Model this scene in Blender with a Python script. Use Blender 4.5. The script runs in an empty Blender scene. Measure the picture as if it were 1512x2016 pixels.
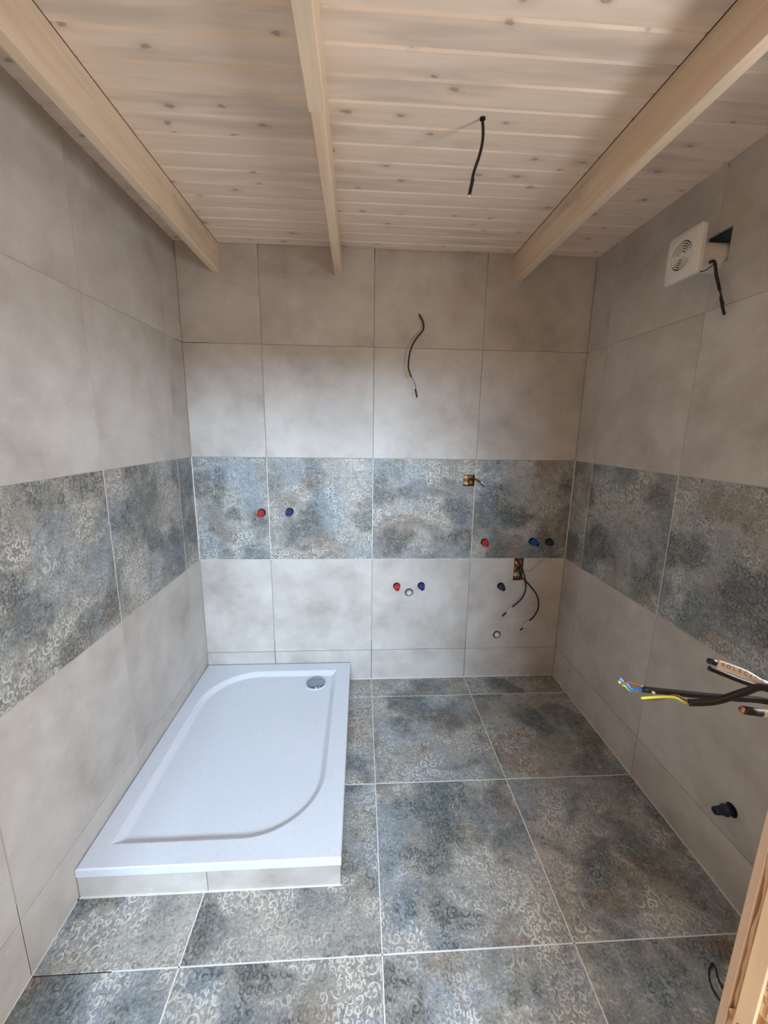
import bpy, bmesh, math, random
from mathutils import Matrix, Vector
random.seed(7)
scene = bpy.context.scene
COL = scene.collection

# ------------------------------------------------------------------ camera
cam_data = bpy.data.cameras.new('camera')
cam = bpy.data.objects.new('camera', cam_data); COL.objects.link(cam)
cam_data.sensor_fit = 'HORIZONTAL'; cam_data.sensor_width = 36.0
cam_data.lens = 785.0 / 1512.0 * 36.0
cam_data.clip_start = 0.02
CR = Vector((0.99834, -0.05572, 0.01400)); CU = Vector((-0.00260, 0.19856, 0.98009)); CF = Vector((0.05742, 0.97848, -0.19818))
cam.matrix_world = Matrix(((CR.x, CU.x, -CF.x, -0.0676), (CR.y, CU.y, -CF.y, -2.2939), (CR.z, CU.z, -CF.z, 1.5563), (0, 0, 0, 1)))
scene.camera = cam

# ------------------------------------------------------------------ world, lights, exposure
def lin(c):
    return tuple((v/255/12.92 if v/255 <= 0.04045 else ((v/255+0.055)/1.055)**2.4) for v in c) + (1.0,)
world = bpy.data.worlds.new('world'); scene.world = world; world.use_nodes = True
bg = world.node_tree.nodes['Background']; bg.inputs[0].default_value = (0.80, 0.90, 1.0, 1); bg.inputs[1].default_value = 1.0
def area(name, loc, aim, sx, sy, power, color, spread=180):
    d = bpy.data.lights.new(name, 'AREA'); d.shape = 'RECTANGLE'; d.size = sx; d.size_y = sy
    d.energy = power; d.color = color; d.spread = math.radians(spread)
    o = bpy.data.objects.new(name, d); COL.objects.link(o); o.location = loc
    o.rotation_euler = (Vector(aim) - Vector(loc)).to_track_quat('-Z', 'Y').to_euler()
    return o
# daylight through the window of the room behind the door, and through the side window of the bathroom
area('hall_window_daylight', (-0.05, -5.27, 2.50), (-0.15, -1.0, 0.6), 1.70, 0.95, 290, (0.60, 0.79, 1.0))
area('side_window_daylight', (1.44, -1.68, 1.40), (-0.6, -1.0, 0.75), 0.44, 0.90, 26, (0.97, 0.95, 0.96))
scene.view_settings.view_transform = 'Standard'; scene.view_settings.look = 'None'
scene.view_settings.gamma = 1.0; scene.view_settings.use_curve_mapping = False
scene.view_settings.exposure = 0.30
scene.cycles.use_denoising = True
scene.cycles.max_bounces = 8; scene.cycles.diffuse_bounces = 6
scene.cycles.sample_clamp_indirect = 6.0

# ------------------------------------------------------------------ room measures (metres)
XL, XR, H0, T, HC = -1.0127, 1.1919, 0.2029, 0.6, 2.482
YF = -1.994            # inner face of the front wall
TH = 0.010             # tile thickness
ZB = 2.345             # underside of the beams

# ------------------------------------------------------------------ material helpers
class NT:
    def __init__(s, name):
        s.m = bpy.data.materials.new(name); s.m.use_nodes = True; s.t = s.m.node_tree
        s.b = s.t.nodes['Principled BSDF']
    def n(s, typ, **k):
        nd = s.t.nodes.new(typ)
        for a, v in k.items():
            if a.startswith('i_'): nd.inputs[int(a[2:])].default_value = v
            else: setattr(nd, a, v)
        return nd
    def l(s, a, b): s.t.links.new(a, b)
    def math(s, op, a, b=None, c=None):
        nd = s.t.nodes.new('ShaderNodeMath'); nd.operation = op
        for i, v in enumerate((a, b, c)):
            if v is None: continue
            if isinstance(v, (int, float)): nd.inputs[i].default_value = v
            else: s.l(v, nd.inputs[i])
        return nd.outputs[0]
    def vmath(s, op, a, b=None):
        nd = s.t.nodes.new('ShaderNodeVectorMath'); nd.operation = op
        for i, v in enumerate((a, b)):
            if v is None: continue
            if isinstance(v, tuple): nd.inputs[i].default_value = v
            elif isinstance(v, (int, float)):
                nd.inputs['Scale'].default_value = v
            else: s.l(v, nd.inputs[i])
        return nd
    def mix(s, f, a, b, blend='MIX'):
        nd = s.t.nodes.new('ShaderNodeMix'); nd.data_type = 'RGBA'; nd.blend_type = blend
        for sock, v in ((nd.inputs[0], f), (nd.inputs[6], a), (nd.inputs[7], b)):
            if isinstance(v, (int, float, tuple)): sock.default_value = v
            else: s.l(v, sock)
        return nd.outputs[2]
    def ramp(s, f, stops):
        nd = s.t.nodes.new('ShaderNodeValToRGB'); cr = nd.color_ramp
        cr.elements[0].position, cr.elements[0].color = stops[0]
        cr.elements[1].position, cr.elements[1].color = stops[-1]
        for p_, c_ in stops[1:-1]:
            e = cr.elements.new(p_); e.color = c_
        s.l(f, nd.inputs[0]); return nd.outputs[0]
    def rng(s, v, a, b, c=0.0, d=1.0):
        nd = s.t.nodes.new('ShaderNodeMapRange'); nd.interpolation_type = 'SMOOTHSTEP'
        s.l(v, nd.inputs[0])
        for i, x in enumerate((a, b, c, d)): nd.inputs[i+1].default_value = x
        return nd.outputs[0]
    def noise(s, vec, scale, detail=3, rough=0.55, dist=0.0):
        nd = s.n('ShaderNodeTexNoise'); s.l(vec, nd.inputs['Vector'])
        nd.inputs['Scale'].default_value = scale; nd.inputs['Detail'].default_value = detail
        nd.inputs['Roughness'].default_value = rough; nd.inputs['Distortion'].default_value = dist
        return nd.outputs[0]
    def bump(s, h, strength, dist):
        nd = s.n('ShaderNodeBump'); s.l(h, nd.inputs['Height'])
        nd.inputs['Strength'].default_value = strength; nd.inputs['Distance'].default_value = dist
        s.l(nd.outputs[0], s.b.inputs['Normal'])
    def uvvec(s):
        return s.n('ShaderNodeTexCoord').outputs['UV']
    def uvrand(s, k=37.0):
        """uv in metres, shifted by a random amount for each object"""
        uv = s.uvvec(); rnd = s.n('ShaderNodeObjectInfo').outputs['Random']
        cx = s.n('ShaderNodeCombineXYZ'); s.l(s.math('MULTIPLY', rnd, k), cx.inputs[0])
        s.l(s.math('MULTIPLY', s.math('FRACT', s.math('MULTIPLY', rnd, 91.7)), k), cx.inputs[1])
        return uv, s.vmath('ADD', uv, cx.outputs[0]).outputs[0]

def flat(name, c, rough=0.5, metal=0.0, spec=None, coat=0.0):
    s = NT(name); s.b.inputs['Roughness'].default_value = rough; s.b.inputs['Metallic'].default_value = metal
    # a faint mottle keeps it from being dead flat
    co = s.n('ShaderNodeTexCoord').outputs['Object']; nz = s.noise(co, 60, 3)
    a = lin(c); b = tuple(x*0.86 for x in a[:3]) + (1,)
    s.l(s.mix(nz, b, a), s.b.inputs['Base Color'])
    if coat: s.b.inputs['Coat Weight'].default_value = coat
    return s.m

def mat_grey_tile():
    s = NT('grey_tile'); uv, v = s.uvrand()
    n1 = s.noise(v, 2.6, 4, 0.6, 0.3); n2 = s.noise(v, 9, 5, 0.6); n3 = s.noise(v, 45, 3)
    f = s.math('ADD', s.math('MULTIPLY', n1, 0.65), s.math('MULTIPLY', n2, 0.35))
    c = s.ramp(f, [(0.30, lin((160, 154, 147))), (0.45, lin((183, 178, 172))), (0.58, lin((196, 193, 188))), (0.75, lin((205, 203, 200)))])
    c = s.mix(s.rng(n3, 0.60, 0.75, 0, 0.25), c, lin((228, 226, 222)))
    # short brushed scratches
    sc = s.vmath('MULTIPLY', v, (14.0, 160.0, 1.0)).outputs[0]
    c = s.mix(s.rng(s.noise(sc, 1, 2), 0.66, 0.74, 0, 0.12), c, lin((235, 234, 230)))
    s.l(c, s.b.inputs['Base Color'])
    s.l(s.rng(n2, 0.3, 0.7, 0.36, 0.50), s.b.inputs['Roughness'])
    s.b.inputs['Specular IOR Level'].default_value = 0.4
    s.bump(s.math('ADD', n2, s.math('MULTIPLY', n3, 0.4)), 0.10, 0.002)
    return s.m

def swirl(s, uv, scale, freq, rnd=0.30, seed=0.0):
    """curled scrolls: one spiral in each cell; returns 0..1"""
    vo = s.n('ShaderNodeTexVoronoi', voronoi_dimensions='2D', feature='F1')
    sh = s.vmath('ADD', uv, (seed, seed*0.7, 0.0)).outputs[0]
    s.l(sh, vo.inputs['Vector']); vo.inputs['Scale'].default_value = scale; vo.inputs['Randomness'].default_value = rnd
    loc = s.vmath('SUBTRACT', sh, vo.outputs['Position']).outputs[0]
    sx = s.n('ShaderNodeSeparateXYZ'); s.l(loc, sx.inputs[0])
    r = s.math('MULTIPLY', vo.outputs['Distance'], 1.0)
    a = s.math('ARCTAN2', sx.outputs[1], sx.outputs[0])
    cr = s.n('ShaderNodeSeparateColor'); s.l(vo.outputs['Color'], cr.inputs[0])
    sgn = s.math('SUBTRACT', s.math('MULTIPLY', s.math('GREATER_THAN', cr.outputs[0], 0.5), 2.0), 1.0)
    ph = s.math('MULTIPLY', cr.outputs[1], 6.283)
    w = s.math('COSINE', s.math('ADD', s.math('ADD', s.math('MULTIPLY', a, sgn), s.math('MULTIPLY', s.math('POWER', r, 0.75), freq)), ph))
    line = s.rng(w, 0.30, 0.75)
    msk = s.math('MULTIPLY', s.rng(r, 0.50, 0.40), s.rng(r, 0.02, 0.06))
    return s.math('MULTIPLY', line, msk)

def mat_decor_tile():
    s = NT('patterned_tile'); uv, v = s.uvrand()
    # scrolls of two sizes, leaf dashes and dots; they stand in the glaze as relief and as print
    big = swirl(s, uv, 21, 17.0, 0.30, 0.013)
    mid = swirl(s, uv, 36, 13.0, 0.45, 0.31)
    vd = s.n('ShaderNodeTexVoronoi', voronoi_dimensions='2D', feature='F1')
    wob = s.n('ShaderNodeTexNoise'); s.l(uv, wob.inputs['Vector']); wob.inputs['Scale'].default_value = 30; wob.inputs['Detail'].default_value = 1
    s.l(s.vmath('ADD', s.vmath('MULTIPLY', uv, (1.0, 0.55, 1.0)).outputs[0], s.vmath('SCALE', wob.outputs['Color'], 0.014).outputs[0]).outputs[0], vd.inputs['Vector']); vd.inputs['Scale'].default_value = 100
    leaf = s.math('MULTIPLY', s.rng(vd.outputs['Distance'], 0.38, 0.24), s.rng(s.noise(uv, 34, 2), 0.38, 0.50))
    sel = s.rng(s.noise(uv, 7.0, 1), 0.46, 0.54)                       # where the small scrolls replace the large
    scr = s.math('MAXIMUM', s.math('MULTIPLY', big, s.math('SUBTRACT', 1.0, sel)), s.math('MULTIPLY', mid, sel))
    fine = s.noise(v, 30, 6, 0.68); spk = s.noise(v, 120, 3, 0.7)
    brk = s.rng(s.noise(v, 75, 2), 0.30, 0.46)                         # worn, broken strokes
    m = s.math('MULTIPLY', s.math('MAXIMUM', scr, s.math('MULTIPLY', leaf, 0.9)), s.math('MULTIPLY_ADD', brk, 0.75, 0.25))
    # soft clouds of colour
    def cloud(dx, dy, sc, det=3): return s.noise(s.vmath('ADD', v, (dx, dy, 0)).outputs[0], sc, det, 0.55, 0.35)
    p1, p2, p3, p4, p5 = cloud(0, 0, 3.4), cloud(11.3, 4.1, 3.4), cloud(3.1, 17.7, 3.2), cloud(23.1, 7.2, 3.6), cloud(31.0, 2.2, 4.6)
    c = s.ramp(p1, [(0.30, lin((112, 116, 114))), (0.45, lin((140, 142, 140))), (0.58, lin((160, 160, 156))), (0.70, lin((172, 171, 166)))])
    c = s.mix(s.rng(p2, 0.45, 0.62, 0, 0.66), c, lin((138, 153, 167)))          # pale blue clouds
    c = s.mix(s.rng(p3, 0.52, 0.68, 0, 0.62), c, lin((138, 120, 102)))          # brown clouds
    c = s.mix(s.rng(p4, 0.54, 0.70, 0, 0.60), c, lin((84, 98, 98)))             # dark teal clouds
    c = s.mix(s.rng(p5, 0.56, 0.70, 0, 0.45), c, lin((180, 172, 156)))          # sandy clouds
    c = s.mix(s.math('MULTIPLY', s.rng(fine, 0.50, 0.66), 0.48), c, lin((92, 94, 92)))
    c = s.mix(s.math('MULTIPLY', s.rng(fine, 0.48, 0.34), 0.34), c, lin((198, 200, 198)))
    c = s.mix(s.math('MULTIPLY', s.rng(spk, 0.52, 0.64), 0.34), c, lin((74, 78, 80)))
    c = s.mix(s.math('MULTIPLY', s.rng(spk, 0.46, 0.34), 0.30), c, lin((206, 206, 202)))
    zone = s.rng(cloud(41.0, 9.0, 4.4), 0.38, 0.54, 0.22, 1.0)                  # the print fades out in places
    bright = s.rng(p5, 0.44, 0.54)
    dk = s.math('MAXIMUM', s.rng(p4, 0.48, 0.60), s.rng(p1, 0.50, 0.40))
    dark = s.math('MULTIPLY', s.math('MULTIPLY', m, zone), dk)
    light = s.math('MULTIPLY', s.math('MULTIPLY', m, zone), s.math('SUBTRACT', 1.0, dk))
    c = s.mix(s.math('MULTIPLY', dark, 0.66), c, lin((48, 56, 56)))
    c = s.mix(s.math('MULTIPLY', light, s.math('MULTIPLY_ADD', bright, 0.28, 0.50)), c, lin((226, 226, 220)))
    c = s.mix(1.0, c, (0.90, 0.89, 0.87, 1), 'MULTIPLY')
    s.l(c, s.b.inputs['Base Color'])
    s.l(s.rng(fine, 0.3, 0.7, 0.30, 0.46), s.b.inputs['Roughness'])
    s.b.inputs['Specular IOR Level'].default_value = 0.55
    s.bump(s.math('ADD', s.math('ADD', m, s.math('MULTIPLY', scr, 0.5)), s.math('MULTIPLY', fine, 0.4)), 0.40, 0.0016)
    return s.m

def mat_wood(name, base, dark, knot, grain_axis=0, knots=True, rough=0.45, knot_amt=0.8):
    s = NT(name); co = s.n('ShaderNodeTexCoord').outputs['Object']
    rnd = s.n('ShaderNodeObjectInfo').outputs['Random']; cx = s.n('ShaderNodeCombineXYZ')
    for i in range(3): s.l(s.math('MULTIPLY', rnd, 31.0 + 17*i), cx.inputs[i])
    v = s.vmath('ADD', co, cx.outputs[0]).outputs[0]
    st = [26.0, 26.0, 26.0]; st[grain_axis] = 1.6
    g = s.noise(s.vmath('MULTIPLY', v, tuple(st)).outputs[0], 1.0, 4, 0.6, 0.6)
    st2 = [9.0, 9.0, 9.0]; st2[grain_axis] = 1.3
    g2 = s.noise(s.vmath('MULTIPLY', v, tuple(st2)).outputs[0], 1.0, 3, 0.6, 0.3)
    c = s.mix(s.rng(g, 0.35, 0.70), lin(base), lin(dark))
    c = s.mix(s.rng(g2, 0.50, 0.70, 0, 0.8), c, lin(tuple(int(x*0.86) for x in base)))
    if knots:
        k = [11.6, 11.6, 11.6]; k[grain_axis] = 6.0
        vo = s.n('ShaderNodeTexVoronoi', voronoi_dimensions='2D' if grain_axis == 0 else '3D'); wob = s.n('ShaderNodeTexNoise'); s.l(v, wob.inputs['Vector']); wob.inputs['Scale'].default_value = 30
        vv = s.vmath('ADD', s.vmath('MULTIPLY', v, tuple(k)).outputs[0], s.vmath('SCALE', wob.outputs['Color'], 0.22).outputs[0]).outputs[0]
        s.l(vv, vo.inputs['Vector']); vo.inputs['Scale'].default_value = 1.0; vo.inputs['Randomness'].default_value = 1.0
        cs = s.n('ShaderNodeSeparateColor'); s.l(vo.outputs['Color'], cs.inputs[0])
        on = s.math('GREATER_THAN', cs.outputs[0], 0.50)
        rad = s.math('MULTIPLY_ADD', cs.outputs[1], 0.075, 0.045)
        q = s.math('DIVIDE', vo.outputs['Distance'], rad)
        kn = s.math('MULTIPLY', s.math('MAXIMUM', s.rng(q, 1.35, 0.45), s.math('MULTIPLY', s.rng(q, 3.2, 0.9), 0.22)), on)
        c = s.mix(s.math('MULTIPLY', kn, knot_amt), c, lin(knot))
    s.l(c, s.b.inputs['Base Color']); s.b.inputs['Roughness'].default_value = rough
    s.bump(g, 0.12, 0.001)
    return s.m

M = {}
M['grey'] = mat_grey_tile(); M['decor'] = mat_decor_tile()
M['plank'] = mat_wood('whitewashed_pine', (236, 222, 208), (226, 210, 194), (122, 102, 84), 0, True, 0.38, 0.62)
M['beam'] = mat_wood('glazed_spruce_beam', (224, 205, 182), (214, 190, 162), (160, 130, 104), 1, True, 0.42, 0.4)
M['grout_white'] = flat('white_grout', (226, 226, 222), 0.8)
M['grout_grey'] = flat('beige_grout', (160, 152, 142), 0.85)
M['grout_match'] = flat('matching_grout', (190, 185, 179), 0.6)
M['joint_dark'] = flat('open_joint', (50, 46, 44), 0.9)
M['sealant'] = flat('white_sealant', (226, 224, 218), 0.5)
M['acrylic'] = flat('white_acrylic', (216, 222, 232), 0.16, coat=0.4)
M['chrome'] = flat('chrome', (160, 170, 186), 0.08, 1.0)
M['red'] = flat('red_plastic', (196, 44, 34), 0.35)
M['red_dark'] = flat('dark_red_plastic', (120, 8, 8), 0.5)
M['blue'] = flat('blue_plastic', (38, 58, 128), 0.35)
M['blue_bright'] = flat('bright_blue_plastic', (24, 78, 160), 0.3)
M['blue_dark'] = flat('dark_blue_plastic', (14, 18, 60), 0.45)
M['navy'] = flat('navy_plastic', (40, 46, 74), 0.4)
M['black'] = flat('black_cable_sheath', (24, 22, 22), 0.42)
M['hole'] = flat('dark_hole', (22, 20, 20), 0.9)
M['wire_white'] = flat('white_cable_sheath', (226, 220, 210), 0.5)
M['wire_brown'] = flat('brown_insulation', (120, 66, 40), 0.4)
M['wire_blue'] = flat('blue_insulation', (40, 120, 205), 0.4)
M['wire_green'] = flat('yellow_green_insulation', (196, 204, 60), 0.4)
M['copper'] = flat('copper', (200, 140, 100), 0.3, 0.8)
M['white_plastic'] = flat('white_plastic', (222, 220, 214), 0.4)
M['grey_plastic'] = flat('grey_plastic', (150, 150, 146), 0.5)
M['dark_plastic'] = flat('dark_slots', (62, 60, 56), 0.6)
M['foam'] = flat('shiny_foam_bead', (206, 176, 148), 0.18)
M['foam_brown'] = flat('aged_mounting_foam', (150, 96, 44), 0.55)
M['plaster'] = flat('gypsum_plaster', (206, 176, 140), 0.85)
M['board'] = flat('cut_plasterboard', (188, 160, 136), 0.8)
M['batten'] = mat_wood('planed_timber', (226, 196, 158), (216, 184, 144), (160, 120, 80), 2, False, 0.6)
M['chip'] = None
M['hall_wall'] = flat('hall_plaster', (216, 186, 148), 0.9)
M['hall_floor'] = flat('hall_boards', (214, 180, 138), 0.7)
def mat_chip():
    s = NT('rough_chipboard'); co = s.n('ShaderNodeTexCoord').outputs['Object']
    v = s.vmath('MULTIPLY', co, (60, 60, 22)).outputs[0]
    vo = s.n('ShaderNodeTexVoronoi'); s.l(v, vo.inputs['Vector']); vo.inputs['Scale'].default_value = 3
    n = s.noise(co, 120, 4)
    cs = s.n('ShaderNodeSeparateColor'); s.l(vo.outputs['Color'], cs.inputs[0])
    c = s.ramp(cs.outputs[0], [(0.0, lin((168, 126, 82))), (0.5, lin((196, 154, 108))), (1.0, lin((222, 188, 148)))])
    c = s.mix(s.rng(n, 0.35, 0.25, 0, 0.7), c, lin((120, 84, 50)))
    s.l(c, s.b.inputs['Base Color']); s.b.inputs['Roughness'].default_value = 0.85
    s.bump(s.math('ADD', n, vo.outputs['Distance']), 0.8, 0.004)
    return s.m
M['chip'] = mat_chip()

# ------------------------------------------------------------------ object helpers
def link(name, me, m=None, parent=None, mat=None):
    o = bpy.data.objects.new(name, me); COL.objects.link(o)
    if m is not None and not me.materials: me.materials.append(m)
    if parent is not None:
        o.parent = parent
    if mat is not None: o.matrix_basis = mat
    return o
def thing(name, label, cat, loc=(0, 0, 0), group=None):
    o = bpy.data.objects.new(name, None); COL.objects.link(o); o.empty_display_size = 0.05
    o.location = loc; o['label'] = label; o['category'] = cat
    if group: o['group'] = group
    return o
def struct(o, label):
    o['kind'] = 'structure'; o['label'] = label; return o
def bm_mesh(name, bm, smooth=False):
    me = bpy.data.meshes.new(name); bmesh.ops.recalc_face_normals(bm, faces=bm.faces)
    bm.to_mesh(me); bm.free()
    if smooth:
        for p in me.polygons: p.use_smooth = True
    return me
def box_bm(x0, x1, y0, y1, z0, z1, bevel=0.0, seg=2, bm=None):
    b = bm or bmesh.new()
    r = bmesh.ops.create_cube(b, size=1.0)
    vs = r['verts']
    for v in vs:
        v.co = Vector(((x0+x1)/2 + v.co.x*(x1-x0), (y0+y1)/2 + v.co.y*(y1-y0), (z0+z1)/2 + v.co.z*(z1-z0)))
    if bevel:
        es = list({e for v in vs for e in v.link_edges})
        bmesh.ops.bevel(b, geom=es, offset=bevel, segments=seg, affect='EDGES', profile=0.5)
    return b
def box(name, dims, m, parent=None, bevel=0.0, seg=2):
    return link(name, bm_mesh(name, box_bm(*dims, bevel=bevel, seg=seg)), m, parent)
def tube_bm(pts, r, sides=10, bm=None, caps=True, sub=4):
    """smooth tube through pts (Catmull-Rom)"""
    P = [Vector(p) for p in pts]; Q = []
    if len(P) > 2:
        for i in range(len(P)-1):
            p0, p1, p2, p3 = P[max(i-1, 0)], P[i], P[i+1], P[min(i+2, len(P)-1)]
            for k in range(sub):
                t = k/sub
                Q.append(0.5*((2*p1) + (p2-p0)*t + (2*p0-5*p1+4*p2-p3)*t*t + (3*p1-p0-3*p2+p3)*t**3))
        Q.append(P[-1])
    else: Q = P
    b = bm or bmesh.new(); rings = []
    up = Vector((0.13, 0.31, 0.94)); d0 = (Q[1]-Q[0]).normalized()
    a = d0.cross(up).normalized()
    for i, q in enumerate(Q):
        d = (Q[min(i+1, len(Q)-1)] - Q[max(i-1, 0)]).normalized()
        a = (a - d*a.dot(d)).normalized(); c = d.cross(a)
        rr = r[min(len(r)-1, int(i*len(r)/len(Q)))] if isinstance(r, (list, tuple)) else r
        rings.append([b.verts.new(q + a*math.cos(2*math.pi*k/sides)*rr + c*math.sin(2*math.pi*k/sides)*rr) for k in range(sides)])
    for i in range(len(rings)-1):
        for k in range(sides):
            b.faces.new((rings[i][k], rings[i][(k+1) % sides], rings[i+1][(k+1) % sides], rings[i+1][k]))
    if caps:
        b.faces.new(rings[0][::-1]); b.faces.new(rings[-1])
    return b
def tube(name, pts, r, m, parent=None, sides=10, **k):
    me = bm_mesh(name, tube_bm(pts, r, sides, **k), True)
    return link(name, me, m, parent)
def lathe_bm(profile, n=28, bm=None, close_end=True):
    """profile: list of (radius, height) turned about +Z"""
    b = bm or bmesh.new(); rings = []
    for r, h in profile:
        if r < 1e-6: rings.append([b.verts.new((0, 0, h))])
        else: rings.append([b.verts.new((r*math.cos(2*math.pi*k/n), r*math.sin(2*math.pi*k/n), h)) for k in range(n)])
    for i in range(len(rings)-1):
        A, B = rings[i], rings[i+1]
        for k in range(n):
            k2 = (k+1) % n
            if len(A) == 1 and len(B) == 1: continue
            if len(A) == 1: b.faces.new((A[0], B[k], B[k2]))
            elif len(B) == 1: b.faces.new((A[k], A[k2], B[0]))
            else: b.faces.new((A[k], A[k2], B[k2], B[k]))
    return b
def axes(o, u, v, n):
    """matrix with local x,y,z along u,v,n at point o"""
    return Matrix(((u[0], v[0], n[0], o[0]), (u[1], v[1], n[1], o[1]), (u[2], v[2], n[2], o[2]), (0, 0, 0, 1)))
FR = {  # frames of the surfaces: origin, u, v, outward normal into the room
    'back': ((0, 0, 0), (1, 0, 0), (0, 0, 1), (0, -1, 0)),
    'left': ((XL, 0, 0), (0, 1, 0), (0, 0, 1), (1, 0, 0)),
    'right': ((XR, 0, 0), (0, -1, 0), (0, 0, 1), (-1, 0, 0)),
    'floor': ((0, 0, 0), (1, 0, 0), (0, 1, 0), (0, 0, 1)),
    'ceiling': ((0, 0, HC), (1, 0, 0), (0, -1, 0), (0, 0, -1)),
}
def fmat(fr, u, v, n=0.0):
    o, U, V, N = FR[fr]; p_ = Vector(o) + Vector(U)*u + Vector(V)*v + Vector(N)*n
    return axes(p_, U, V, N)

_tile_cache = {}
def tile_mesh(kind, w, h, th=TH, bev=0.0012):
    key = (kind, round(w, 4), round(h, 4), th)
    if key in _tile_cache: return _tile_cache[key]
    b = bmesh.new(); uvl = b.loops.layers.uv.new('uv')
    lv = []
    for d, ins in ((-th, 0), (-bev, 0), (0, bev)):
        lv.append([b.verts.new((x, y, d)) for x, y in ((ins, ins), (w-ins, ins), (w-ins, h-ins), (ins, h-ins))])
    for i in range(2):
        for k in range(4): b.faces.new((lv[i][k], lv[i][(k+1) % 4], lv[i+1][(k+1) % 4], lv[i+1][k]))
    b.faces.new(lv[2]); b.faces.new(lv[0][::-1])
    for f in b.faces:
        for lp in f.loops: lp[uvl].uv = (lp.vert.co.x, lp.vert.co.y)
    me = bm_mesh(kind, b); me.materials.append(M['decor'] if kind == 'patterned_tile' else M['grey'])
    _tile_cache[key] = me; return me
def plate_mesh(name, m, u0, u1, v0, v1, th, holes):
    """a slab with rectangular or round holes cut through it; local origin at (u0,v0), face at z=0"""
    us = sorted({u0, u1} | {x for h in holes for x in (h[0], h[1])}); vs = sorted({v0, v1} | {x for h in holes for x in (h[2], h[3])})
    b = bmesh.new(); uvl = b.loops.layers.uv.new('uv'); G = {}
    def g(i, j, d):
        if (i, j, d) not in G: G[(i, j, d)] = b.verts.new((us[i]-u0, vs[j]-v0, d))
        return G[(i, j, d)]
    def solid(i, j):
        if i < 0 or j < 0 or i >= len(us)-1 or j >= len(vs)-1: return False
        cu, cv = (us[i]+us[i+1])/2, (vs[j]+vs[j+1])/2
        return not any(h[0] < cu < h[1] and h[2] < cv < h[3] for h in holes)
    for i in range(len(us)-1):
        for j in range(len(vs)-1):
            if not solid(i, j): continue
            b.faces.new((g(i, j, 0), g(i+1, j, 0), g(i+1, j+1, 0), g(i, j+1, 0)))
            b.faces.new((g(i, j, -th), g(i, j+1, -th), g(i+1, j+1, -th), g(i+1, j, -th)))
            for di, dj, a, c in ((-1, 0, (i, j), (i, j+1)), (1, 0, (i+1, j), (i+1, j+1)), (0, -1, (i, j), (i+1, j)), (0, 1, (i, j+1), (i+1, j+1))):
                if not solid(i+di, j+dj):
                    b.faces.new((g(*a, 0), g(*c, 0), g(*c, -th), g(*a, -th)))
    for f in b.faces:
        for lp in f.loops: lp[uvl].uv = (lp.vert.co.x, lp.vert.co.y)
    me = bm_mesh(name, b); me.materials.append(m); return me

GAP = {'tile': 0.0014, 'patterned_tile': 0.0016}
def lay(fr, parent, us, vs, kinds, holes=()):
    """lay tiles between the joint lines us, vs; kinds[j] names the tile of row j"""
    for j in range(len(vs)-1):
        for i in range(len(us)-1):
            k = kinds[j]; gp = GAP[k]
            a, b_, c, d = us[i]+gp, us[i+1]-gp, vs[j]+gp, vs[j+1]-gp
            hs = [h for h in holes if h[0] < b_ and h[1] > a and h[2] < d and h[3] > c]
            if hs:
                hs = [(max(h[0], a), min(h[1], b_), max(h[2], c), min(h[3], d)) for h in hs]
                me = plate_mesh(k, M['decor'] if k == 'patterned_tile' else M['grey'], a, b_, c, d, TH, hs)
            else: me = tile_mesh(k, b_-a, d-c)
            link(k, me, None, parent, fmat(fr, a, c))
def strips(name, fr, parent, m, rects, depth=-0.0016, th=0.004):
    """grout or sealant: all lines of one colour as one part"""
    b = bmesh.new()
    for u0, u1, v0, v1, *dd in rects:
        d = dd[0] if dd else depth
        box_bm(u0, u1, v0, v1, d-th, d, bm=b)
    o = link(name, bm_mesh(name, b), m, parent, fmat(fr, 0, 0)); return o

# ------------------------------------------------------------------ the room shell
DEP = 0.0101
# back wall: cut-outs for the socket box and for the junction box behind the tiles
H_SOCK = (0.529, 0.5984, 1.2485, 1.3155); H_BOX = (0.8735, 0.933, 0.6625, 0.8018)
back = link('wall_back', plate_mesh('wall_back', M['joint_dark'], XL-0.12, XR+0.12, -0.05, HC+0.12, 0.12, [H_SOCK, H_BOX]), None, None,
            fmat('back', XL-0.12, -0.05, -DEP))
struct(back, 'tiled back wall with a patterned band between plain grey rows')
BI = back.matrix_basis.inverted()
def kids_to_world(parent):
    inv = parent.matrix_basis.inverted()
    for c in parent.children: c.matrix_parent_inverse = inv
UB = [XL, -T, 0, T, XR]; VW = [0, H0, H0+T, H0+2*T, H0+3*T, HC+0.005]
KW = ['tile', 'tile', 'patterned_tile', 'tile', 'tile']
lay('back', back, UB, VW, KW, [H_SOCK, H_BOX])
g = []
for u in (-T, 0, T):
    g.append((u-0.0016, u+0.0016, H0+T, H0+2*T, -0.0004))
g.append((XL, H_BOX[0], H0+T-0.001, H0+T+0.0012, -0.0004)); g.append((H_BOX[1], XR, H0+T-0.001, H0+T+0.0012, -0.0004))
strips('grout', 'back', back, M['grout_white'], g)
g = [(u-0.0012, u+0.0012, v0, v1) for u in (-T, 0, T) for v0, v1 in ((H0+0.07, H0+T), (H0+2*T, HC-0.05))]
g += [(XL+0.13, XR-0.03, H0+3*T-0.0012, H0+3*T+0.0012)]
g += [(XL, XR, H0+2*T-0.002, H0+2*T+0.002, -0.0006)]
strips('grout', 'back', back, M['grout_grey'], g, -0.0012)
strips('sealant', 'back', back, M['sealant'], [(XL, XL+0.004, H0+T, H0+2*T, 0.003), (XR-0.004, XR, H0+T, H0+2*T, 0.003), (-0.13, XR, 0.0, 0.004, 0.003)])
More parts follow.
